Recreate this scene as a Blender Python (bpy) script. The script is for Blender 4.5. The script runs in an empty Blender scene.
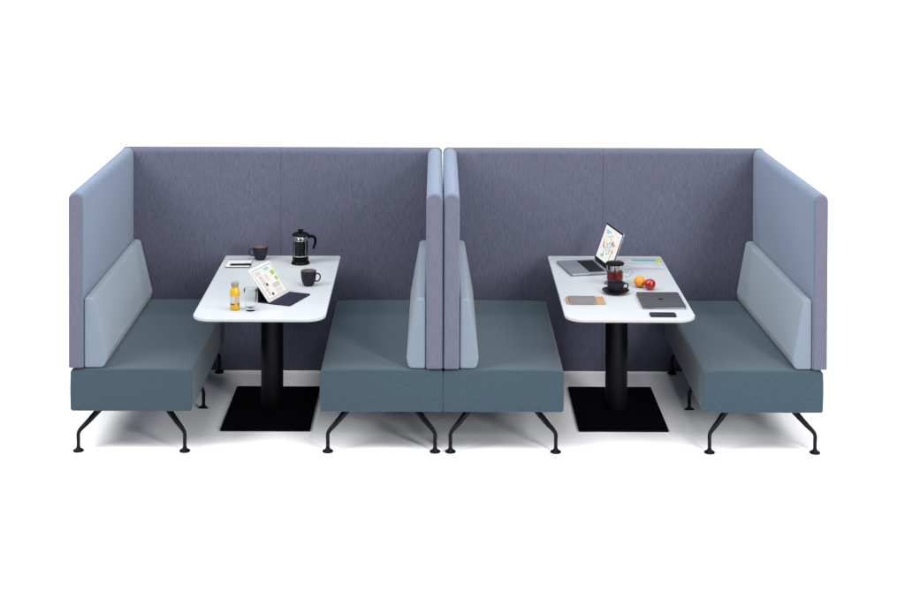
import bpy, bmesh, math, random
from mathutils import Vector, Matrix
random.seed(4)
scene = bpy.context.scene
COL = scene.collection
PI = math.pi
R = math.radians

# ------------------------------------------------------------------ materials
def nodes_of(name):
    m = bpy.data.materials.new(name); m.use_nodes = True
    nt = m.node_tree
    return m, nt, nt.nodes['Principled BSDF']

def plain(name, col, rough=0.5, metal=0.0, spec=0.5, trans=0.0, ior=1.45, emit=None, estr=0.0,
          coat=0.0, var=0.0, vscale=30.0, bump=0.0, bscale=200.0):
    m, nt, b = nodes_of(name)
    b.inputs['Base Color'].default_value = (*col, 1)
    b.inputs['Roughness'].default_value = rough
    b.inputs['Metallic'].default_value = metal
    b.inputs['Specular IOR Level'].default_value = spec
    b.inputs['Transmission Weight'].default_value = trans
    b.inputs['IOR'].default_value = ior
    b.inputs['Coat Weight'].default_value = coat
    if emit:
        b.inputs['Emission Color'].default_value = (*emit, 1)
        b.inputs['Emission Strength'].default_value = estr
    tc = nt.nodes.new('ShaderNodeTexCoord')
    if var:
        n = nt.nodes.new('ShaderNodeTexNoise'); n.inputs['Scale'].default_value = vscale
        n.inputs['Detail'].default_value = 4
        nt.links.new(tc.outputs['Object'], n.inputs['Vector'])
        r = nt.nodes.new('ShaderNodeValToRGB')
        r.color_ramp.elements[0].position = 0.3; r.color_ramp.elements[1].position = 0.7
        r.color_ramp.elements[0].color = (*[c * (1 - var) for c in col], 1)
        r.color_ramp.elements[1].color = (*[min(1, c * (1 + var)) for c in col], 1)
        nt.links.new(n.outputs['Fac'], r.inputs['Fac'])
        nt.links.new(r.outputs['Color'], b.inputs['Base Color'])
    if bump:
        n = nt.nodes.new('ShaderNodeTexNoise'); n.inputs['Scale'].default_value = bscale
        nt.links.new(tc.outputs['Object'], n.inputs['Vector'])
        bp = nt.nodes.new('ShaderNodeBump'); bp.inputs['Strength'].default_value = bump
        bp.inputs['Distance'].default_value = 0.002
        nt.links.new(n.outputs['Fac'], bp.inputs['Height'])
        nt.links.new(bp.outputs['Normal'], b.inputs['Normal'])
    return m

def fabric(name, c0, c1, stretch, amount=1.0, sheen=0.15):
    """woven cloth: streaks along one axis (stretch = scale per axis), a fine weave and soft creases"""
    m, nt, b = nodes_of(name)
    L = nt.links
    b.inputs['Roughness'].default_value = 0.9
    b.inputs['Specular IOR Level'].default_value = 0.15
    b.inputs['Sheen Weight'].default_value = sheen
    b.inputs['Sheen Roughness'].default_value = 0.5
    tc = nt.nodes.new('ShaderNodeTexCoord')
    mp = nt.nodes.new('ShaderNodeMapping'); mp.inputs['Scale'].default_value = stretch
    L.new(tc.outputs['Object'], mp.inputs['Vector'])
    n1 = nt.nodes.new('ShaderNodeTexNoise'); n1.inputs['Scale'].default_value = 1.0
    n1.inputs['Detail'].default_value = 3; n1.inputs['Roughness'].default_value = 0.7
    n1.inputs['Distortion'].default_value = 0.6
    L.new(mp.outputs['Vector'], n1.inputs['Vector'])
    n2 = nt.nodes.new('ShaderNodeTexNoise'); n2.inputs['Scale'].default_value = 420
    n2.inputs['Detail'].default_value = 2
    L.new(tc.outputs['Object'], n2.inputs['Vector'])
    n3 = nt.nodes.new('ShaderNodeTexNoise'); n3.inputs['Scale'].default_value = 2.6
    n3.inputs['Detail'].default_value = 3
    L.new(tc.outputs['Object'], n3.inputs['Vector'])
    mx = nt.nodes.new('ShaderNodeMath'); mx.operation = 'MULTIPLY_ADD'
    mx.inputs[1].default_value = 0.35
    L.new(n2.outputs['Fac'], mx.inputs[0])
    m2 = nt.nodes.new('ShaderNodeMath'); m2.operation = 'MULTIPLY'; m2.inputs[1].default_value = 0.65
    L.new(n1.outputs['Fac'], m2.inputs[0]); L.new(m2.outputs[0], mx.inputs[2])
    r = nt.nodes.new('ShaderNodeValToRGB')
    w = 0.17 / amount
    r.color_ramp.elements[0].position = max(0, 0.5 - w); r.color_ramp.elements[1].position = min(1, 0.5 + w)
    r.color_ramp.elements[0].color = (*c0, 1); r.color_ramp.elements[1].color = (*c1, 1)
    L.new(mx.outputs[0], r.inputs['Fac'])
    L.new(r.outputs['Color'], b.inputs['Base Color'])
    b1 = nt.nodes.new('ShaderNodeBump'); b1.inputs['Strength'].default_value = 0.4
    b1.inputs['Distance'].default_value = 0.012
    L.new(n3.outputs['Fac'], b1.inputs['Height'])
    b2 = nt.nodes.new('ShaderNodeBump'); b2.inputs['Strength'].default_value = 0.5
    b2.inputs['Distance'].default_value = 0.0012
    L.new(mx.outputs[0], b2.inputs['Height']); L.new(b1.outputs['Normal'], b2.inputs['Normal'])
    L.new(b2.outputs['Normal'], b.inputs['Normal'])
    return m

M = {}
M['floor'] = plain('studio_white', (0.90, 0.90, 0.92), 0.75, spec=0.3, var=0.01, vscale=1.5)
M['seat'] = fabric('teal_grey_cloth', (0.0235, 0.0420, 0.0590), (0.0405, 0.0650, 0.0865), (240, 240, 60), 1.3)
M['blue'] = fabric('pale_blue_cloth', (0.0840, 0.1180, 0.1790), (0.1065, 0.1440, 0.2130), (190, 190, 40), 0.8)
M['cush'] = fabric('light_blue_grey_cloth', (0.1340, 0.1680, 0.2090), (0.1590, 0.1960, 0.2400), (190, 190, 40), 0.7)
M['purple'] = fabric('violet_grey_cloth', (0.0510, 0.0530, 0.0830), (0.0930, 0.0960, 0.1430), (300, 300, 24), 1.5)
M['edge'] = fabric('lilac_grey_cloth', (0.0800, 0.0800, 0.1170), (0.1150, 0.1145, 0.1610), (230, 230, 40), 1.0)
M['leg'] = plain('black_powder_coat', (0.0022, 0.0024, 0.0042), 0.42, spec=0.14, bump=0.1, bscale=900)
M['base'] = plain('black_base_steel', (0.0012, 0.0013, 0.0026), 0.6, spec=0.04, bump=0.1, bscale=700)
M['top'] = plain('white_laminate', (0.325, 0.345, 0.364), 0.4, spec=0.3, var=0.01, vscale=8)
M['ply'] = plain('birch_ply_edge', (0.30, 0.20, 0.13), 0.55, var=0.2, vscale=60)
M['cap2'] = plain('grey_edge_band', (0.20, 0.20, 0.21), 0.5)
M['tglass'] = plain('thin_clear_glass', (0.96, 0.98, 0.985), 0.02, trans=1.0, ior=1.18)
M['under'] = plain('black_underside', (0.02, 0.02, 0.024), 0.6)
M['mug'] = plain('charcoal_stoneware', (0.0110, 0.0112, 0.0190), 0.5, spec=0.22, var=0.15, vscale=40)
M['mugin'] = plain('taupe_glaze', (0.1280, 0.1120, 0.0960), 0.3)
M['saucer'] = plain('brown_black_stoneware', (0.0077, 0.0051, 0.0051), 0.4, spec=0.2)
M['glass'] = plain('clear_glass', (0.97, 0.985, 0.99), 0.02, trans=1.0, ior=1.2)
M['coffee'] = plain('black_coffee', (0.004, 0.002, 0.002), 0.5, spec=0.05)
M['tea'] = plain('red_tea', (0.12, 0.006, 0.008), 0.4, spec=0.1)
M['blackp'] = plain('black_plastic', (0.0020, 0.0020, 0.0026), 0.35, spec=0.07)
M['steel'] = plain('steel', (0.62, 0.61, 0.60), 0.22, metal=1.0)
M['juice'] = plain('orange_juice', (0.460, 0.270, 0.0050), 0.25, coat=0.4, var=0.05, vscale=60)
M['cap'] = plain('grey_brown_cap', (0.1920, 0.1600, 0.1280), 0.4)
M['white'] = plain('white_paper', (0.37, 0.385, 0.40), 0.7)
M['ink'] = plain('emblem_black', (0.002, 0.002, 0.003), 0.7, spec=0.02)
M['dark'] = plain('dark_ink', (0.03, 0.025, 0.03), 0.6)
M['silver'] = plain('silver_aluminium', (0.2304, 0.2432, 0.2688), 0.35, metal=0.6)
M['keys'] = plain('black_keys', (0.006, 0.006, 0.009), 0.55, spec=0.15)
M['space'] = plain('space_grey_aluminium', (0.040, 0.040, 0.050), 0.5, spec=0.25, metal=0.2)
M['bezel'] = plain('black_bezel', (0.004, 0.004, 0.009), 0.35, spec=0.15)
M['screen'] = plain('lit_screen', (0.03, 0.03, 0.03), 0.35, spec=0.1, emit=(1, 0.98, 0.94), estr=0.86)
M['navy'] = plain('dark_navy_folio', (0.010, 0.010, 0.024), 0.75, spec=0.2, bump=0.3, bscale=600)
M['tabwhite'] = plain('white_tablet_rim', (0.4352, 0.4416, 0.4544), 0.3)
M['orange'] = plain('orange_peel', (0.60, 0.185, 0.0040), 0.42, var=0.12, vscale=25, bump=0.6, bscale=260)
M['apple'] = plain('red_apple_skin', (0.26, 0.0045, 0.0075), 0.25, coat=0.25, var=0.35, vscale=28)
M['stem'] = plain('brown_stem', (0.09, 0.05, 0.02), 0.7)
M['kraft'] = plain('kraft_card', (0.2560, 0.1536, 0.0704), 0.75, var=0.08, vscale=50)
M['greybook'] = plain('grey_book_cover', (0.1088, 0.0960, 0.1056), 0.7)
M['phone'] = plain('dark_phone_glass', (0.006, 0.007, 0.020), 0.45, spec=0.15)
M['ptint'] = plain('clear_folder', (0.2560, 0.2816, 0.3456), 0.3)
LIT = {}
def ink(name, c):
    LIT[name] = plain('lit_' + name, (.02, .02, .02), 0.35, spec=.1, emit=c, estr=0.9)
    return plain(name, tuple(x * .6 for x in c), 0.5)
INK = {k: ink('ink_' + k, v) for k, v in dict(teal=(.11, .45, .42), lime=(.45, .62, .10), sky=(.30, .62, .75), grey=(.34, .32, .30),
       lgrey=(.55, .53, .56), black=(.01, .01, .01), red=(.65, .12, .10), pink=(.8, .42, .42), yellow=(.80, .76, .36),
       green=(.12, .25, .10), orange=(.75, .35, .12), blue=(.16, .45, .68), line=(.10, .10, .11)).items()}

# ------------------------------------------------------------------ object helpers
def link(name, me, parent=None, mats=(), smooth=True, angle=38):
    o = bpy.data.objects.new(name, me); COL.objects.link(o)
    for m in mats: me.materials.append(m)
    if smooth:
        for p in me.polygons: p.use_smooth = True
        bm = bmesh.new(); bm.from_mesh(me)
        for e in bm.edges:
            if len(e.link_faces) == 2 and e.calc_face_angle(0) > R(angle): e.smooth = False
        bm.to_mesh(me); bm.free()
    if parent: o.parent = parent
    return o
def obj(name, bm, mats, parent=None, smooth=True, angle=38):
    bmesh.ops.recalc_face_normals(bm, faces=bm.faces)
    me = bpy.data.meshes.new(name); bm.to_mesh(me); bm.free()
    if not isinstance(mats, (list, tuple)): mats = [mats]
    return link(name, me, parent, mats, smooth, angle)
def thing(name, label, cat, loc=(0, 0, 0), rz=0.0, group=None):
    o = bpy.data.objects.new(name, None); COL.objects.link(o)
    o.empty_display_size = 0.1
    o.location = loc; o.rotation_euler = (0, 0, rz)
    o['label'] = label; o['category'] = cat
    if group: o['group'] = group
    return o

# ------------------------------------------------------------------ mesh helpers
def rounded_poly(pts, radii, seg=8):
    """closed 2-D polygon with rounded corners (counter-clockwise)"""
    out = []; n = len(pts)
    for i in range(n):
        p = Vector(pts[i]); a = Vector(pts[i - 1]) - p; b = Vector(pts[(i + 1) % n]) - p
        r = radii[i] if isinstance(radii, (list, tuple)) else radii
        if r <= 1e-6: out.append(p); continue
        la, lb = a.length, b.length; a.normalize(); b.normalize()
        ang = a.angle(b); t = min(r / math.tan(ang / 2), la * .499, lb * .499); r = t * math.tan(ang / 2)
        c = p + (a + b).normalized() * (r / math.sin(ang / 2))
        s = p + a * t - c; e = p + b * t - c
        a0 = math.atan2(s.y, s.x); da = math.atan2(e.y, e.x) - a0
        while da > PI: da -= 2 * PI
        while da < -PI: da += 2 * PI
        for k in range(seg + 1):
            q = a0 + da * k / seg; out.append(c + Vector((math.cos(q), math.sin(q))) * r)
    res = []
    for q in out:
        if not res or (q - res[-1]).length > 1e-6: res.append(q)
    if (res[0] - res[-1]).length < 1e-6: res.pop()
    return res
def offset(poly, e):
    n = len(poly); out = []
    for i in range(n):
        p = poly[i]; d1 = (p - poly[i - 1]).normalized(); d2 = (poly[(i + 1) % n] - p).normalized()
        n1 = Vector((-d1.y, d1.x)); n2 = Vector((-d2.y, d2.x)); m = n1 + n2
        m = m / max(0.3, m.length_squared / 2) if m.length > 1e-6 else n1
        out.append(p + m * e)
    return out
def prism(bm, poly, a0, a1, r0=0.0, r1=0.0, axis='Y', seg=5, mids=(), mat=0, M4=None):
    """sweep a ccw polygon from a0 to a1 along an axis, the two ends rounded by r0 and r1.
       axis Y: poly=(x,z); X: poly=(y,z); Z: poly=(x,y)"""
    st = []
    if r0 > 0:
        for k in range(seg + 1):
            q = PI / 2 * k / seg; st.append((a0 + r0 * (1 - math.sin(q)), r0 * (1 - math.cos(q))))
        st = st[::-1]; st = [(a0 + r0 * (1 - math.cos(PI / 2 * k / seg)), r0 * (1 - math.sin(PI / 2 * k / seg))) for k in range(seg + 1)]
    else: st = [(a0, 0)]
    for m in mids: st.append((m, 0))
    if r1 > 0:
        st += [(a1 - r1 + r1 * math.sin(PI / 2 * k / seg), r1 * (1 - math.cos(PI / 2 * k / seg))) for k in range(seg + 1)]
    else: st.append((a1, 0))
    rings = []
    for (s, e) in st:
        pp = offset(poly, e) if e > 1e-9 else poly
        ring = []
        for q in pp:
            co = {'Y': (q.x, s, q.y), 'X': (s, q.x, q.y), 'Z': (q.x, q.y, s)}[axis]
            co = Vector(co)
            if M4: co = M4 @ co
            ring.append(bm.verts.new(co))
        rings.append(ring)
    n = len(poly)
    for a, b in zip(rings, rings[1:]):
        for i in range(n):
            f = bm.faces.new((a[i], a[(i + 1) % n], b[(i + 1) % n], b[i])); f.material_index = mat
    f = bm.faces.new(rings[0][::-1]); f.material_index = mat
    f = bm.faces.new(rings[-1]); f.material_index = mat
    return bm
def rect(x0, y0, x1, y1, r, seg=6):
    return rounded_poly([(x0, y0), (x1, y0), (x1, y1), (x0, y1)], r, seg)
def slab(bm, x0, y0, x1, y1, z0, z1, r=0.005, e=0.001, mat=0, M4=None, seg=4):
    return prism(bm, rect(x0, y0, x1, y1, r, seg), z0, z1, e, e, 'Z', 3, mat=mat, M4=M4)
def lathe(bm, prof, n=40, c=(0, 0), closed_top=False, mat=0, sx=1, sy=1):
    rings = []
    for r, z in prof:
        if r < 1e-5: rings.append([bm.verts.new((c[0], c[1], z))])
        else: rings.append([bm.verts.new((c[0] + sx * r * math.cos(2 * PI * k / n), c[1] + sy * r * math.sin(2 * PI * k / n), z)) for k in range(n)])
    for a, b in zip(rings, rings[1:]):
        for k in range(n):
            if len(a) == 1 and len(b) == 1: continue
            if len(a) == 1: f = bm.faces.new((a[0], b[(k + 1) % n], b[k]))
            elif len(b) == 1: f = bm.faces.new((a[k], a[(k + 1) % n], b[0]))
            else: f = bm.faces.new((a[k], a[(k + 1) % n], b[(k + 1) % n], b[k]))
            f.material_index = mat
    return bm
def catmull(pts, sub=6):
    P = [Vector(p) for p in pts]; P = [2 * P[0] - P[1]] + P + [2 * P[-1] - P[-2]]
    out = []
    for i in range(1, len(P) - 2):
        for k in range(sub):
            t = k / sub; a, b, c, d = P[i - 1], P[i], P[i + 1], P[i + 2]
            out.append(0.5 * ((2 * b) + (c - a) * t + (2 * a - 5 * b + 4 * c - d) * t * t + (3 * b - a - 3 * c + d) * t ** 3))
    out.append(P[-2]); return out
def tube(bm, pts, rad, n=12, flat=1.0, mat=0, sub=6):
    """pts list of 3-D points, rad number or list of radii per control point"""
    if not isinstance(rad, (list, tuple)): rad = [rad] * len(pts)
    Q = catmull(pts, sub); RR = [v.x for v in catmull([(r, 0, 0) for r in rad], sub)]
    rings = []; up = None
    for i, q in enumerate(Q):
        d = (Q[min(i + 1, len(Q) - 1)] - Q[max(i - 1, 0)]).normalized()
        if up is None:
            up = Vector((0, 0, 1)) if abs(d.z) < 0.9 else Vector((0, 1, 0))
        s = d.cross(up).normalized(); up = s.cross(d).normalized()
        rings.append([bm.verts.new(q + s * math.cos(2 * PI * k / n) * RR[i] * flat + up * math.sin(2 * PI * k / n) * RR[i]) for k in range(n)])
    for a, b in zip(rings, rings[1:]):
        for k in range(n):
            bm.faces.new((a[k], a[(k + 1) % n], b[(k + 1) % n], b[k])).material_index = mat
    bm.faces.new(rings[0][::-1]).material_index = mat; bm.faces.new(rings[-1]).material_index = mat
    return bm
def quadxy(bm, x0, y0, x1, y1, z, mat=0, M4=None, rot=0):
    cx, cy = (x0 + x1) / 2, (y0 + y1) / 2; vs = []
    for x, y in ((x0, y0), (x1, y0), (x1, y1), (x0, y1)):
        dx, dy = x - cx, y - cy
        v = Vector((cx + dx * math.cos(rot) - dy * math.sin(rot), cy + dx * math.sin(rot) + dy * math.cos(rot), z))
        vs.append(bm.verts.new(M4 @ v if M4 else v))
    bm.faces.new(vs).material_index = mat
NB = bmesh.new

# ------------------------------------------------------------------ setting
bm = NB()
W = 26.0
vs = [bm.verts.new(c) for c in ((-W, -16, 0), (W, -16, 0), (W, 4.5, 0), (-W, 4.5, 0))]
bm.faces.new(vs)
fl = obj('floor', bm, M['floor'], smooth=False); fl['kind'] = 'structure'
bm = NB(); prev = None
prof = [(4.5, 0)] + [(4.5 + 2.5 * math.sin(R(a)), 2.5 * (1 - math.cos(R(a)))) for a in range(5, 91, 5)] + [(7.0, 6.5)]
for y, z in prof:
    cur = (bm.verts.new((-W, y, z)), bm.verts.new((W, y, z)))
    if prev: bm.faces.new((prev[0], prev[1], cur[1], cur[0]))
    prev = cur
bd = obj('backdrop', bm, M['floor']); bd['kind'] = 'structure'

# ------------------------------------------------------------------ booths
L = 1.41          # depth of a bench
SZ = 0.445        # seat height
SB = 0.217        # underside of the seat
TOP = 1.386       # top of the screens
def leg_mesh():
    bm = NB()
    # x grows towards the outside of the bench, foot under (0,0)
    tube(bm, [(-0.128, 0.085, 0.232), (-0.100, 0.066, 0.205), (-0.045, 0.03, 0.148), (-0.012, 0.008, 0.117), (0, 0, 0.095), (0, 0, 0.06), (0, 0, 0.012)],
         [0.0175, 0.017, 0.0140, 0.0115, 0.0102, 0.0098, 0.0095], n=14, sub=4)
    lathe(bm, [(0, 0.0), (0.0275, 0.0), (0.029, 0.003), (0.028, 0.007), (0.018, 0.013), (0.012, 0.018), (0.0115, 0.024), (0, 0.024)], 28)
    return bm
leg_proto = None
def add_leg(parent, x, y, side, fb):
    """side = +1 foot leans to +x, fb = scale of the front/back splay"""
    global leg_proto
    if leg_proto is None:
        o = obj('leg', leg_mesh(), M['leg'], parent); leg_proto = o
    else:
        o = leg_proto.copy(); COL.objects.link(o); o.parent = parent
    o.location = (x, y, 0)
    o.scale = (side, fb, 1)
    return o
def seat(x0, x1, parent):
    bm = NB(); pts = []
    n = 14; w = x1 - x0
    base = rounded_poly([(x0, SB), (x1, SB), (x1, SZ - .006), (x0, SZ - .006)], [0.012, 0.012, 0.016, 0.016], 6)
    # crown the top and swell the sides a little
    out = []
    for q in base: out.append(q)
    # subdivide the long top edge
    res = []
    for i, q in enumerate(out):
        nx = out[(i + 1) % len(out)]; res.append(q)
        if (nx - q).length > 0.12:
            for k in range(1, n): res.append(q.lerp(nx, k / n))
    cx = (x0 + x1) / 2; hw = w / 2; cz = (SZ + SB) / 2; hz = (SZ - SB) / 2
    poly = []
    for q in res:
        fx = (q.x - cx) / hw; fz = (q.y - cz) / hz
        dz = 0.007 * (1 - fx ** 4) if q.y > cz else 0
        dx = 0.003 * (1 - min(1, fz * fz)) * (1 if fx > 0 else -1) if abs(fx) > .9 else 0
        poly.append(Vector((q.x + dx, q.y + dz)))
    prism(bm, poly, 0.0, L, 0.011, 0.010, 'Y', 5, mids=[0.15, 0.35, 0.7, 1.05, 1.26])
    o = obj('seat', bm, M['seat'], parent)
    bm = NB()
    pts = [Vector((q.x, 0.0008, q.y)) for q in offset(poly, 0.0105)]
    tube(bm, pts + [pts[0]], 0.0015, n=6, sub=1)
    obj('piping', bm, M['seat'], o)
    return o
def side_screen(x0, x1, parent, toe=0.0):
    """upholstered side screen with a rounded top, standing on the bench, and its lilac front panel"""
    t = (x1 - x0); cx = (x0 + x1) / 2
    h = t / 2
    zb = SZ + 0.003
    T4 = Matrix.Translation((cx, 0, 0)) @ Matrix.Rotation(R(toe), 4, 'Z') @ Matrix.Translation((-cx, 0, 0))
    bm = NB()
    poly = rounded_poly([(x0, zb), (x1, zb), (x1, TOP), (x0, TOP)], [0.006, 0.006, h * .98, h * .98], 10)
    prism(bm, poly, 0.004, L, 0.010, 0.0, 'Y', 5, mids=[0.3, 0.7, 1.1], M4=T4)
    o = obj('side_screen', bm, M['blue'], parent)
    bm = NB()
    i = 0.0065
    poly = rounded_poly([(x0 + i, zb + .002), (x1 - i, zb + .002), (x1 - i, TOP - i), (x0 + i, TOP - i)], [0.004, 0.004, (h - i) * .98, (h - i) * .98], 10)
    prism(bm, poly, -0.006, 0.02, 0.005, 0.0, 'Y', 4, M4=T4)
    obj('front_panel', bm, M['edge'], o)
    return o
def cushion(xw, s, parent, bot=0.118, toe=0.0):
    """wedge shaped back cushion; xw = face of the screen, s = +1 when it leans out to +x"""
    bm = NB()
    zt = 0.822; zb = SZ + 0.004
    P = [(xw + s * 0.003, zb), (xw + s * (bot - .012), zb), (xw + s * bot, zb + 0.055), (xw + s * 0.048, zt), (xw + s * 0.003, zt)]
    if s < 0: P = P[::-1]
    rr = {0: 0.011, 1: 0.026, 2: 0.03, 3: 0.024, 4: 0.012}
    rad = [rr[k] for k in range(5)] if s > 0 else [rr[4 - k] for k in range(5)]
    T4 = Matrix.Translation((xw, 0, 0)) @ Matrix.Rotation(R(toe), 4, 'Z') @ Matrix.Translation((-xw, 0, 0))
    prism(bm, rounded_poly(P, rad, 7), 0.006, L - 0.02, 0.010, 0.010, 'Y', 6, mids=[0.35, 0.7, 1.05], M4=T4)
    o = obj('back_cushion', bm, M['cush'], parent)
    # piping line that follows the rim of the front end
    bm = NB()
    ins = offset(rounded_poly(P, rad, 7), 0.009)
    pts = [T4 @ Vector((q.x, 0.0075, q.y)) for q in ins]
    tube(bm, pts + [pts[0]], 0.0016, n=6, sub=1)
    obj('piping', bm, M['cush'], o)
    return o
def back_screen(xa, xb, ra, rb, parent):
    bm = NB()
    y0, y1 = L + 0.004, L + 0.082
    h = (y1 - y0) / 2
    poly = rounded_poly([(y0, 0.003), (y1, 0.003), (y1, TOP), (y0, TOP)], [0.006, 0.006, h * .98, h * .98], 10)
    prism(bm, poly, xa, xb, ra, rb, 'X', 8, mids=[xa * .5 + xb * .5])
    return obj('back_screen', bm, M['purple'], parent)

def booth(name_label, group, left, right, seam, toe_r=0.0, toe_l=0.0, bend=None):
    (a0, a1, s0, s1, cl), (b0, b1, t0, t1, cr) = left, right
    cx = (a0 + b1) / 2
    root = thing('seating_booth', name_label, 'booth', (cx, 0, 0), 0, group)
    parts = []
    for (x0, x1) in ((a0, a1), (b0, b1)):
        st = seat(x0 - cx, x1 - cx, root)
        for (fx, sd) in ((x0 - cx + 0.040, -1), (x1 - cx - 0.040, 1)):
            add_leg(st, fx, 0.012, sd, 1.0)
            add_leg(st, fx, 0.700, sd, 0.15)
            add_leg(st, fx, 1.372, sd, -1.0)
    side_screen(s0 - cx, s1 - cx, root, toe_l)
    cushion(s1 - cx, 1, root, cl, toe_l)
    side_screen(t0 - cx, t1 - cx, root, toe_r)
    cushion(t0 - cx, -1, root, cr, toe_r)
    e0 = s0 - cx + (0.0 if toe_l == 0 else 0); e1 = t1 - cx - (L * math.sin(R(toe_r)) if toe_r else 0)
    back_screen(e0, seam - cx - 0.0004, 0.032, 0.0024, root)
    back_screen(seam - cx + 0.0004, e1, 0.0024, 0.032, root)
    return root
booth('left seating booth of two facing teal benches, around the table with the french press', 'linked seating booths',
      (-1.947, -1.300, -1.958, -1.878, 0.122), (-0.617, 0.0345, -0.055, 0.0335, 0.104), -0.966)
booth('right seating booth of two facing teal benches, around the table with the fruit and laptops', 'linked seating booths',
      (0.0365, 0.678, 0.0375, 0.122, 0.104), (1.418, 2.060, 2.001, 2.082, 0.104), 1.029, toe_r=1.75)

# ------------------------------------------------------------------ tables
TZ = 0.737
def table(label, x0, x1, y0, y1, px, py, band):
    t = thing('meeting_table', label, 'table', (px, py, 0), 0, 'white tables in the booths')
    X0, X1, Y0, Y1 = x0 - px, x1 - px, y0 - py, y1 - py
    bm = NB()
    poly = rounded_poly([(X0, Y0), (X1, Y0), (X1, Y1), (X0, Y1)], [0.105, 0.105, 0.02, 0.02], 12)
    prism(bm, poly, TZ - 0.0125, TZ, 0.0, 0.0025, 'Z', 4)
    tp = obj('tabletop', bm, M['top'], t)
    bm = NB()
    prism(bm, offset(poly, 0.0015), TZ - 0.0160, TZ - 0.0127, 0.0, 0.0, 'Z', 2)
    obj('edge_band', bm, band, tp)
    bm = NB()
    prism(bm, offset(poly, 0.05), TZ - 0.028, TZ - 0.0162, 0.0, 0.0, 'Z', 2)
    obj('underside', bm, M['under'], tp)
    bm = NB()
    lathe(bm, [(0, 0.012), (0.0635, 0.012), (0.0635, 0.70), (0, 0.70)], 56)
    obj('pedestal', bm, M['leg'], t)
    bm = NB()
    slab(bm, -0.22, -0.22, 0.22, 0.22, 0.7002, 0.7088, 0.02, 0.001)
    obj('mounting_plate', bm, M['leg'], t)
    bm = NB()
    slab(bm, -0.249, -0.385, 0.249, 0.371, 0.0, 0.0115, 0.008, 0.0025)
    obj('base_plate', bm, M['base'], t)
    return t
table('white table with black pedestal carrying the french press, mugs and tablet', -1.294, -0.589, -0.088, 1.325, -0.945, 0.705, M['cap2'])
table('white table with black pedestal carrying the two laptops, teapot and fruit', 0.683, 1.377, -0.080, 1.340, 1.038, 0.712, M['ply'])

# ------------------------------------------------------------------ mugs
def mug(label, x, y, rz, group=None, h=0.079, rt=0.0445, rb=0.030):
    t = thing('mug', label, 'mug', (x, y, TZ), rz, group)
    bm = NB()
    o = [(0, 0.0), (rb * .82, 0.0), (rb * .9, 0.002), (rb, 0.006), (rt * .86, h * .28), (rt * .96, h * .52), (rt, h * .8), (rt, h - .001), (rt - .001, h), (rt - .0028, h - .001)]
    lathe(bm, o, 44)
    body = obj('body', bm, M['mug'], t)
    bm = NB()
    lathe(bm, [(rt - .0028, h - .001), (rt - .0032, h * .7), (rt * .88, h * .45), (rb * .9, .012), (0, .008)], 44)
    obj('inner_glaze', bm, M['mugin'], body)
    bm = NB()
    lathe(bm, [(0, h * .62), (rt * .90, h * .62)], 44)
    obj('coffee', bm, M['coffee'], t)
    bm = NB()
    tube(bm, [(rt - .004, 0, h * .80), (rt + .012, 0, h * .82), (rt + .023, 0, h * .68), (rt + .021, 0, h * .45), (rt + .008, 0, h * .32), (rt - .006, 0, h * .33)], 0.0038, n=10, flat=1.4)
    obj('handle', bm, M['mug'], t)
    return t
mug('charcoal mug at the back of the left table, handle pointing left', -1.072, 1.224, R(185), 'charcoal mugs')
mug('charcoal mug beside the tablet on the left table, handle pointing right', -0.729, 0.610, R(-8), 'charcoal mugs', h=0.086, rt=0.044, rb=0.029)

# ------------------------------------------------------------------ french press
t = thing('french_press', 'glass french press full of black coffee with a curved black handle', 'french press', (-0.819, 1.127, TZ), 0)
bm = NB()
lathe(bm, [(0, .002), (.054, 0), (.056, .003), (.054, .010), (.048, .016), (.0475, .040), (.0485, .042), (.0485, .046), (.0455, .047), (0, .047)], 48)
obj('base', bm, M['blackp'], t)
bm = NB()
lathe(bm, [(.0458, .048), (.0462, .168), (.0475, .172), (.0455, .171), (.0440, .166), (.0440, .050), (0, .0485)], 48)
bk = obj('beaker', bm, M['glass'], t)
bm = NB(); lathe(bm, [(0, .0505), (.0436, .0505), (.0436, .137), (0, .137)], 48)
obj('coffee', bm, M['coffee'], t)
bm = NB()
lathe(bm, [(.0465, .048), (.0472, .048), (.0472, .053), (.0465, .053)], 48)
for k in range(4):
    a = R(45 + 90 * k); c, s = math.cos(a), math.sin(a)
    tube(bm, [(c * .0475, s * .0475, .046), (c * .0478, s * .0478, .10), (c * .0478, s * .0478, .166)], 0.0014, n=6, sub=2)
lathe(bm, [(.0466, .158), (.0482, .158), (.0482, .164), (.0466, .164)], 48)
obj('steel_frame', bm, M['steel'], t)
bm = NB(); lathe(bm, [(0, .176), (.0025, .176), (.0025, .139), (0, .139)], 10)
lathe(bm, [(.0, .139), (.041, .1395), (.041, .146), (.0, .147)], 40)
lathe(bm, [(.0, .150), (.030, .150), (.034, .166), (0, .168)], 40)
obj('plunger', bm, M['steel'], t)
bm = NB()
lathe(bm, [(0, .172), (.050, .172), (.051, .176), (.047, .181), (.034, .187), (.014, .190), (.007, .192), (.007, .196), (.016, .197), (.0185, .201), (.017, .206), (.008, .208), (0, .208)], 44)
lid = obj('lid', bm, M['blackp'], t)
bm = NB()
tube(bm, [(.046, 0, .160), (.060, 0, .166), (.078, 0, .163), (.089, 0, .146), (.088, 0, .122), (.080, 0, .100), (.078, 0, .090)],
     [.008, .010, .0095, .0085, .0078, .0068, .0055], n=12, flat=.8)
obj('handle', bm, M['blackp'], t)
bm = NB()
tube(bm, [(-.040, 0, .160), (-.050, 0, .166), (-.058, 0, .174)], [.010, .008, .005], n=10)
obj('spout', bm, M['glass'], t)

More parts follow.
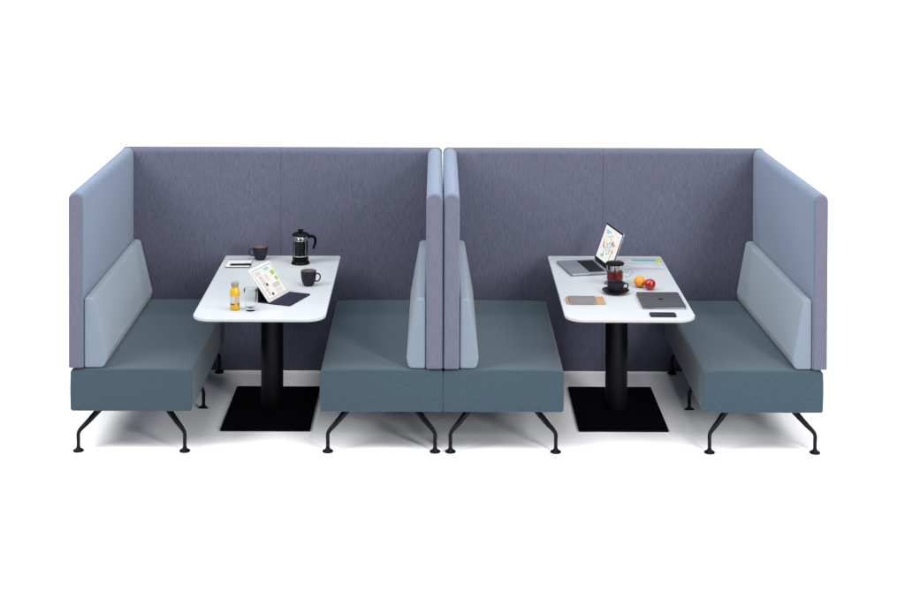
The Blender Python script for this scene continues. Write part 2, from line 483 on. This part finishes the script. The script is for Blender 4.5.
# ------------------------------------------------------------------ notepad and pen
t = thing('notepad', 'white spiral-bound notepad with a black cover, at the back left of its table', 'notepad', (-1.19, 1.10, TZ), R(0))
bm = NB(); slab(bm, -.070, -.088, .078, .082, 0.0005, .0025, .004, .0008)
obj('cover', bm, M['keys'], t)
bm = NB(); slab(bm, -.068, -.080, .076, .082, .0026, .007, .003, .0008)
obj('pages', bm, M['white'], t)
bm = NB()
for k in range(17):
    x = -.062 + k * .008
    pts = [(x, .082 + .006 * math.cos(a), .006 + .006 * math.sin(a)) for a in [R(d) for d in range(0, 361, 45)]]
    tube(bm, pts, 0.0009, n=5, sub=1)
obj('spiral', bm, M['keys'], t)
o = thing('pen', 'black ballpoint pen lying across the white notepad', 'pen', (-1.165, 1.045, TZ + .0135), R(2))
bm = NB(); tube(bm, [(-.066, 0, 0), (-.058, 0, 0), (.0, 0, 0), (.055, 0, 0), (.060, 0, 0)], [.0035, .0062, .0062, .0060, .0040], n=12, sub=2)
obj('barrel', bm, M['keys'], o)
bm = NB(); tube(bm, [(-.074, 0, -.002), (-.066, 0, 0)], [.001, .0032], n=10, sub=1); obj('tip', bm, M['steel'], o)
bm = NB(); tube(bm, [(.056, 0, .0055), (.045, 0, .0085), (.02, 0, .008)], .0012, n=6, sub=3); obj('clip', bm, M['steel'], o)

# ------------------------------------------------------------------ juice bottle and tumbler
t = thing('juice_bottle', 'small bottle of orange juice with a brown cap and white label', 'bottle', (-1.084, 0.099, TZ), 0)
bm = NB()
lathe(bm, [(0, .0), (.023, .0), (.0262, .004), (.0262, .030), (.0252, .034), (.0252, .078), (.0262, .083), (.0255, .098), (.0215, .112), (.0170, .120), (.0170, .126), (0, .126)], 40)
body = obj('body', bm, M['juice'], t)
bm = NB(); lathe(bm, [(0, .126), (.0195, .126), (.0200, .128), (.0200, .146), (.0185, .149), (0, .149)], 36)
obj('cap', bm, M['cap'], t)
def wrap(r, z0, z1, a0, a1, mat, name, par):
    bm = NB(); n = 18; prev = None
    for k in range(n + 1):
        a = R(a0 + (a1 - a0) * k / n)
        cur = (bm.verts.new((r * math.cos(a), r * math.sin(a), z0)), bm.verts.new((r * math.cos(a), r * math.sin(a), z1)))
        if prev: bm.faces.new((prev[0], cur[0], cur[1], prev[1]))
        prev = cur
    return obj(name, bm, mat, par)
lb = wrap(.0257, .036, .077, 175, 278, M['white'], 'label', body)
lb2 = wrap(.0257, .036, .077, 305, 352, M['white'], 'label', body)
wrap(.0260, .029, .037, 195, 272, M['dark'], 'printed_band', lb)
wrap(.0260, .029, .037, 308, 346, M['dark'], 'printed_band', lb2)
t = thing('tumbler', 'clear faceted glass tumbler standing beside the juice bottle', 'glass', (-0.998, 0.083, TZ), 0)
bm = NB()
n = 48
def fr(k, z):
    f = abs(math.sin(k * PI / 8))
    return 1.0 - (0.045 * (1 - f) if .012 < z < .070 else 0)
prof = [(.0245, 0, 1), (.0265, .004, 1), (.0285, .020, 1), (.0315, .045, 1), (.0340, .066, 1), (.0355, .080, 1), (.0368, .105, 0), (.0372, .118, 0), (.0362, .1195, 0), (.0350, .118, 0), (.0335, .080, 0), (.0300, .050, 0), (.0250, .018, 0)]
rings = []
for r, z, out in prof:
    rings.append([bm.verts.new((r * (fr(k, z) if out else 1) * math.cos(2 * PI * k / n), r * (fr(k, z) if out else 1) * math.sin(2 * PI * k / n), z)) for k in range(n)])
for a, b in zip(rings, rings[1:]):
    for k in range(n): bm.faces.new((a[k], a[(k + 1) % n], b[(k + 1) % n], b[k]))
bm.faces.new(rings[0][::-1]); bm.faces.new(rings[-1])
obj('glass_wall', bm, M['tglass'], t)

# ------------------------------------------------------------------ display art (small printed or lit shapes on a display's own face)
def art(name, items, parent, z, M4, lit=False, base=None):
    bm = NB(); mats = []
    if base: mats.append(M['screen']); quadxy(bm, *base, z - .0003, 0, M4)
    for i, (cx, cy, w, h, c, rot) in enumerate(items):
        m = LIT['ink_' + c] if lit else INK[c]
        if m not in mats: mats.append(m)
        quadxy(bm, cx - w / 2, cy - h / 2, cx + w / 2, cy + h / 2, z + i * 0.000012, mats.index(m), M4, rot)
    return obj(name, bm, mats, parent, smooth=False)

# ------------------------------------------------------------------ tablet on its folio
h0 = Vector((-0.912, 0.211, 0)); h1 = Vector((-0.823, 0.447, 0))
dv = (h1 - h0).normalized(); nv = Vector((dv.y, -dv.x, 0))
rz = math.atan2(dv.y, dv.x)           # local x runs along the hinge; local -y faces the person at the right
t = thing('tablet', 'white tablet leaning on its dark folio keyboard, screen showing a page of text', 'tablet', (h0.x, h0.y, TZ), rz)
WD = (h1 - h0).length
bm = NB(); slab(bm, -.004, -.128, WD + .004, .004, .0005, .0065, .006, .001); fo = obj('folio_keyboard', bm, M['navy'], t)
bm = NB()
for r_ in range(5):
    for c_ in range(13):
        x = .010 + c_ * (WD - .02) / 13; y = -.118 + r_ * .0195
        slab(bm, x, y, x + (WD - .02) / 13 - .003, y + .0165, .0066, .0076, .002, .0003, seg=2)
obj('keys', bm, M['navy'], fo)
TL = 128; th = R(TL - 90)
T4 = Matrix.Translation((0, -.002, .008)) @ Matrix.Rotation(R(180 - TL), 4, 'X')   # local plane: x along hinge, y up the tablet, z = face normal
HT = 0.208
bm = NB(); slab(bm, 0, 0, WD, HT, -.006, 0, .009, .0014, M4=T4); tb = obj('tablet_body', bm, M['tabwhite'], t)
IW, IH = WD - .02, HT - .02
def I(a, b, w, h, c, rot=0): return (.010 + a * IW, .010 + (1 - b) * IH, w * IW, h * IH, c, rot)
it = [I(.69, .10, .26, .035, 'sky'), I(.69, .15, .22, .035, 'sky'), I(.845, .30, .17, .14, 'lime'), I(.865, .50, .12, .12, 'lime')]
for k in range(3): it.append(I(.22, .12 + k * .04, .28 - .03 * k, .012, 'grey'))
for k in range(12): it.append(I(.24 if k < 7 else .20, .29 + k * .052, .16 if k < 7 else .12, .016, 'grey' if k % 4 else 'black'))
for k in range(5): it.append(I(.49, .28 + k * .045, .13, .011, 'red' if k in (0, 2) else 'lgrey'))
it += [I(.325, .56, .085, .085, 'black'), I(.325, .88, .085, .085, 'black')]
for k in range(4): it.append(I(.69, .62 + k * .035, .34, .016, 'grey'))
for k in range(5): it.append(I(.68, .79 + k * .034, .36 - .04 * (k % 2), .010, 'lgrey'))
it += [I(.5, .03, .96, .012, 'line'), I(.5, .975, .96, .012, 'line'), I(.02, .5, .012, .95, 'line'), I(.98, .5, .012, .95, 'line')]
art('display', it, tb, .0006, T4, True, (.010, .010, WD - .010, HT - .010))
bm = NB()      # back cover of the folio, folded as a brace
cosT, sinT = math.cos(R(180 - TL)), math.sin(R(180 - TL))
ym, zm = .105 * cosT - .002 + .0055, .105 * sinT + .008
def plate(bm, a, b, th=.0024):
    a = Vector((0, *a)); b = Vector((0, *b)); d = (b - a).normalized(); nn = Vector((0, -d.z, d.y)) * th
    vs = []
    for x in (.002, WD - .002):
        for q in (a, b, b + nn, a + nn): vs.append(bm.verts.new((x, q.y, q.z)))
    for f in ((0, 1, 2, 3), (7, 6, 5, 4), (0, 4, 5, 1), (1, 5, 6, 2), (2, 6, 7, 3), (3, 7, 4, 0)): bm.faces.new([vs[i] for i in f])
plate(bm, (.070, .001), (ym + .003, zm - .001))
plate(bm, (.006, .001), (.070, .001), .0022)
plate(bm, (.006, .005), (ym, zm - .004), .0022)
obj('folio_brace', bm, M['navy'], t, smooth=False)

# ------------------------------------------------------------------ open laptop
h0 = Vector((0.955, 1.204, 0)); h1 = Vector((1.020, 0.878, 0))
dv = (h1 - h0).normalized(); rz = math.atan2(dv.y, dv.x)    # local x along the hinge, local -y towards the sitter on the left
t = thing('laptop', 'open silver laptop with a colourful map on its lit screen', 'laptop', (h0.x, h0.y, TZ), rz)
WD = (h1 - h0).length; DP = 0.238
bm = NB(); slab(bm, 0, -DP, WD, 0, .002, .014, .012, .002); bs = obj('base', bm, M['silver'], t)
bm = NB(); slab(bm, .03, -.118, WD - .03, -.020, .0141, .0146, .004, .0002); kb = obj('keyboard', bm, M['keys'], bs)
bm = NB()
for r_ in range(6):
    for c_ in range(14):
        wk = (WD - .066) / 14; x = .033 + c_ * wk; y = -.116 + r_ * .0158
        slab(bm, x, y, x + wk - .0022, y + .0135, .0147, .0155, .0015, .0003, seg=2)
obj('keys', bm, M['keys'], kb)
bm = NB(); slab(bm, WD / 2 - .062, -DP + .010, WD / 2 + .062, -.128, .01405, .0144, .004, .0001)
obj('trackpad', bm, plain('trackpad_glass', (0.17, 0.185, 0.22), 0.3, metal=0.4), bs)
T4 = Matrix.Translation((0, .001, .014)) @ Matrix.Rotation(R(70), 4, 'X')
bm = NB(); slab(bm, 0, .002, WD, .235, -.006, 0, .010, .001, M4=T4); ld = obj('lid', bm, M['silver'], t)
bm = NB(); slab(bm, .001, .003, WD - .001, .234, .0001, .0008, .009, .0002, M4=T4); bz = obj('bezel', bm, M['bezel'], ld)
IW, IH = WD - .022, .199
def J(a, b, w, h, c, rot=0): return (.011 + a * IW, .024 + (1 - b) * IH, w * IW, h * IH, c, rot)
it = [J(.26, .13, .30, .05, 'sky'), J(.22, .19, .16, .05, 'sky'), J(.42, .24, .26, .035, 'yellow', .2), J(.50, .20, .2, .02, 'yellow')]
rs = random.Random(3)
for k in range(70):
    a = rs.gauss(.5, .17); b = rs.gauss(.53, .17)
    if not (.08 < a < .92 and .1 < b < .93): continue
    c = rs.choice(['yellow', 'pink', 'lgrey', 'sky', 'orange', 'green', 'blue', 'lime'] if a > .4 else ['pink', 'red', 'sky', 'yellow', 'lgrey'])
    it.append(J(a, b, rs.uniform(.02, .08), rs.uniform(.010, .05), c, rs.uniform(-.8, .8)))
it += [J(.20, .55, .05, .16, 'red', .3), J(.66, .40, .07, .10, 'green', .3), J(.60, .50, .04, .12, 'blue', -.3), J(.74, .42, .05, .12, 'orange', .2), J(.30, .86, .16, .08, 'sky', .3),
       J(.34, .83, .05, .14, 'blue', .2), J(.78, .66, .12, .04, 'pink', .8), J(.78, .60, .03, .1, 'red', .5), J(.33, .45, .03, .28, 'yellow', .15)]
art('display', it, bz, .0013, T4, True, (.011, .024, WD - .011, .223))
bm = NB(); tube(bm, [(.03, .001, .0150), (WD - .03, .001, .0150)], .004, n=10, sub=1); obj('hinge', bm, M['bezel'], t)

# ------------------------------------------------------------------ loose papers
t = thing('papers', 'printed papers in a clear folder with a teal bar and lime tab', 'papers', (1.215, 1.150, TZ), R(-2))
bm = NB(); slab(bm, -.14, -.145, .145, .148, .0005, .003, .003, .0005); fo = obj('folder', bm, M['ptint'], t)
bm = NB(); slab(bm, -.136, -.140, .140, .005, .0031, .0042, .001, .0003); slab(bm, -.14, .012, .142, .140, .0031, .0046, .001, .0003)
obj('sheet', bm, plain('pale_sheet', (0.31, 0.33, 0.365), 0.6), t)
art('print', [(.045, .062, .15, .038, 'teal', 0), (.045, .080, .15, .004, 'lgrey', 0), (.128, .060, .030, .085, 'lime', 0), (.05, .036, .13, .004, 'grey', 0), (.04, .095, .16, .010, 'grey', 0),
              (-.09, .06, .07, .004, 'lgrey', 0), (-.09, .045, .07, .004, 'lgrey', 0), (.0, -.02, .24, .005, 'lgrey', 0), (.03, -.125, .20, .006, 'grey', 0), (.115, -.06, .03, .004, 'grey', 0)], t, .0050, None)

# ------------------------------------------------------------------ glass teapot, cup, saucer
t = thing('teapot', 'glass teapot of red tea with a black lid, behind the cup', 'teapot', (1.022, 0.665, TZ), 0)
bm = NB()
lathe(bm, [(.0, .001), (.056, 0), (.060, .004), (.058, .010), (.050, .018), (.047, .030), (.0495, .045), (.0500, .100), (.0490, .112), (.0470, .112), (.0478, .100), (.0472, .046), (.0448, .031), (.047, .022), (0, .020)], 48)
obj('glass_body', bm, M['glass'], t)
bm = NB(); lathe(bm, [(0, .0225), (.0436, .0235), (.0440, .031), (.0464, .046), (.0468, .072), (0, .072)], 48)
obj('tea', bm, M['tea'], t)
bm = NB(); lathe(bm, [(0, .074), (.028, .074), (.028, .110), (0, .110)], 36)
obj('strainer', bm, M['steel'], t)
bm = NB(); lathe(bm, [(0, .1135), (.051, .1130), (.0535, .116), (.053, .121), (.048, .125), (.020, .128), (0, .129)], 44)
obj('lid', bm, M['blackp'], t)
bm = NB(); tube(bm, [(.047, 0, .102), (.070, 0, .108), (.092, 0, .096), (.098, 0, .074), (.088, 0, .052), (.066, 0, .042), (.049, 0, .046)], .0042, n=12)
obj('handle', bm, M['glass'], t)
bm = NB(); tube(bm, [(-.046, 0, .035), (-.060, 0, .038), (-.070, 0, .030), (-.070, 0, .016), (-.060, 0, .008), (-.050, 0, .008)], .0034, n=10)
obj('lower_loop', bm, M['glass'], t)

t = thing('saucer', 'round dark saucer under the tea cup', 'saucer', (1.004, 0.465, TZ), 0)
bm = NB(); lathe(bm, [(0, .001), (.040, 0), (.043, .003), (.062, .009), (.0765, .018), (.0768, .0195), (.0750, .0195), (.060, .012), (.042, .0065), (0, .006)], 56)
obj('dish', bm, M['saucer'], t)
t = thing('tea_cup', 'dark tea cup standing on the round saucer', 'cup', (1.004, 0.465, TZ + .0068), 0)
bm = NB()
rt, h = .0470, .054
lathe(bm, [(0, 0), (.030, 0), (.034, .003), (.042, .015), (.0455, .030), (rt, h), (rt - .001, h + .001), (rt - .0028, h), (.0425, .031), (.039, .016), (.030, .006), (0, .005)], 44)
obj('body', bm, M['mug'], t)
bm = NB(); lathe(bm, [(0, .043), (.0432, .043)], 40); obj('tea', bm, M['coffee'], t)
bm = NB(); tube(bm, [(rt - .003, 0, .046), (rt + .012, 0, .048), (rt + .022, 0, .039), (rt + .019, 0, .025), (rt + .004, 0, .015), (rt - .008, 0, .017)], .0038, n=10, flat=1.4)
obj('handle', bm, M['mug'], t)

# ------------------------------------------------------------------ fruit
t = thing('orange', 'whole orange beside the red apple', 'orange', (1.155, 0.592, TZ), 0)
bm = NB(); prof = []
for k in range(25):
    a = -PI / 2 + PI * k / 24; r = .0325; prof.append((max(0, r * math.cos(a)) if 0 < k < 24 else 0, r + .96 * r * math.sin(a) - (.0015 * math.exp(-((r * math.cos(a)) / .005) ** 2) if k > 12 else 0)))
lathe(bm, prof, 40)
obj('peel', bm, M['orange'], t)
bm = NB(); lathe(bm, [(0, .0615), (.0028, .0620), (.003, .0632), (0, .0640)], 8); obj('stem_button', bm, M['green'] if 'green' in M else INK['green'], t)
t = thing('apple', 'shiny red apple in front of the orange', 'apple', (1.206, 0.538, TZ), 0)
bm = NB(); prof = []
for k in range(29):
    a = -PI / 2 + PI * k / 28; c, s = math.cos(a), math.sin(a)
    r = .0318 * (c ** .82 if c > 1e-4 else 0) * (1 + .05 * s); z = .030 + .030 * s
    if s > 0: z -= .0105 * math.exp(-(r / .010) ** 2)
    else: z += .006 * math.exp(-(r / .008) ** 2)
    prof.append((0 if k in (0, 28) else r, z))
lathe(bm, prof, 44); obj('skin', bm, M['apple'], t)
bm = NB(); tube(bm, [(0, 0, .048), (.0008, 0, .058), (.003, .001, .067)], [.0011, .001, .0014], n=7); obj('stem', bm, M['stem'], t)

# ------------------------------------------------------------------ closed laptop
t = thing('laptop', 'closed dark grey laptop lying in front of the fruit', 'laptop', (1.231, 0.279, TZ), 0)
bm = NB(); slab(bm, -.1175, -.152, .1175, .152, .0015, .0090, .010, .0012); bs = obj('base', bm, M['silver'], t)
bm = NB(); slab(bm, -.1175, -.152, .1175, .152, .0096, .0150, .010, .0014); ld = obj('lid', bm, M['space'], t)
bm = NB()
pts = []
for k in range(40):
    a = 2 * PI * k / 40; r = .0132 * (1 + .10 * abs(math.sin(a)) - .12 * math.exp(-((a - PI / 2) / .35) ** 2) - .07 * math.exp(-((a - 3 * PI / 2) / .3) ** 2))
    r *= 1 - .28 * math.exp(-((min(a, 2 * PI - a) - 0.12) / .28) ** 2)
    pts.append(Vector((r * math.cos(a), r * math.sin(a))))
def rotp(p): return Vector((p.y, -p.x))      # the emblem reads from the bench on the right
vs = [bm.verts.new((*rotp(p), .0152)) for p in pts]; bm.faces.new(vs)
leaf = [Vector((0.000, .0145)), Vector((.0042, .0155)), Vector((.0058, .0205)), Vector((.0015, .0190))]
vs = [bm.verts.new((*rotp(p), .0152)) for p in leaf]; bm.faces.new(vs)
obj('emblem', bm, M['ink'], ld, smooth=False)
bm = NB()
for k in range(3): slab(bm, -.095 + k * .016, -.1523, -.085 + k * .016, -.150, .0036, .0066, .0004, .0002, seg=1)
obj('ports', bm, M['bezel'], bs)

# ------------------------------------------------------------------ phone
t = thing('phone', 'dark phone lying face up in front of the closed laptop', 'phone', (1.205, 0.006, TZ), R(-1))
bm = NB(); slab(bm, -.069, -.036, .069, .036, .0005, .0078, .009, .0018); ph = obj('case', bm, M['phone'], t)
bm = NB(); slab(bm, -.067, -.034, .067, .034, .0079, .0083, .008, .0002); obj('screen_glass', bm, M['bezel'], ph)

# ------------------------------------------------------------------ kraft notebook and grey book
t = thing('notebook', 'kraft brown notebook under the grey one', 'notebook', (0.817, 0.284, TZ), R(-.5))
bm = NB(); slab(bm, -.104, -.066, .104, .066, .0005, .0022, .003, .0004); slab(bm, -.104, -.066, .104, .066, .0088, .0105, .003, .0004)
cv = obj('cover', bm, M['kraft'], t)
bm = NB(); slab(bm, -.102, -.064, .100, .064, .0023, .0087, .001, .0004); obj('pages', bm, M['white'], t)
t = thing('notebook', 'small grey notebook lying on top of the kraft one', 'notebook', (0.800, 0.272, TZ + .0108), R(-1))
bm = NB(); slab(bm, -.072, -.060, .072, .060, .0, .0014, .003, .0004); slab(bm, -.072, -.060, .072, .060, .0062, .0076, .003, .0004)
obj('cover', bm, M['greybook'], t)
bm = NB(); slab(bm, -.070, -.058, .0705, .058, .0015, .0061, .001, .0004); obj('pages', bm, M['white'], t)

# ------------------------------------------------------------------ light
w = bpy.data.worlds.new('World'); scene.world = w; w.use_nodes = True
bg = w.node_tree.nodes['Background']; bg.inputs['Color'].default_value = (0.97, 0.98, 1.0, 1); bg.inputs['Strength'].default_value = 0.02
def area(name, loc, target, sx, sy, power, col=(1, 1, 1)):
    d = bpy.data.lights.new(name, 'AREA'); d.shape = 'RECTANGLE'; d.size = sx; d.size_y = sy; d.energy = power; d.color = col
    o = bpy.data.objects.new(name, d); COL.objects.link(o); o.location = loc
    o.rotation_euler = (Vector(target) - Vector(loc)).to_track_quat('-Z', 'Y').to_euler()
    return o
area('overhead_softbox', (0.0, -0.4, 5.2), (0, 0.6, 0), 6.0, 3.5, 376)
area('key_softbox', (4.2, -6.0, 4.6), (0, 0.4, 0.3), 1.1, 1.1, 145)
area('low_softbox', (3.6, -5.5, 2.2), (0, 0.4, 0.4), 1.2, 1.2, 217)
area('left_softbox', (-5.0, -2.0, 5.0), (0, 0.5, 0.6), 3.0, 3.0, 478)
area('right_softbox', (5.0, -2.0, 5.0), (0, 0.5, 0.6), 3.0, 3.0, 285)
area('backdrop_light', (0, 3.0, 5.5), (0, 6.5, 1.0), 14, 1.0, 400)

# ------------------------------------------------------------------ camera (level view camera with a falling front)
cam = bpy.data.cameras.new('camera'); co = bpy.data.objects.new('camera', cam); COL.objects.link(co)
cam.sensor_fit = 'HORIZONTAL'; cam.sensor_width = 36; cam.lens = 36 * 1606 / 905
PCX, PCY = 437.637, -96.699
cam.shift_x = (452.5 - PCX) / 905; cam.shift_y = -(300 - PCY) / 905
cam.clip_end = 200
co.matrix_world = Matrix.Translation((0, -8.5, 3.0723)) @ Matrix.Rotation(R(90) - 0.0171, 4, 'X') @ Matrix.Rotation(0.0029, 4, 'Z')
scene.camera = co
scene.view_settings.view_transform = 'Standard'; scene.view_settings.look = 'None'
scene.view_settings.exposure = 0; scene.view_settings.gamma = 1
scene.cycles.max_bounces = 10; scene.cycles.transmission_bounces = 10; scene.cycles.transparent_max_bounces = 10
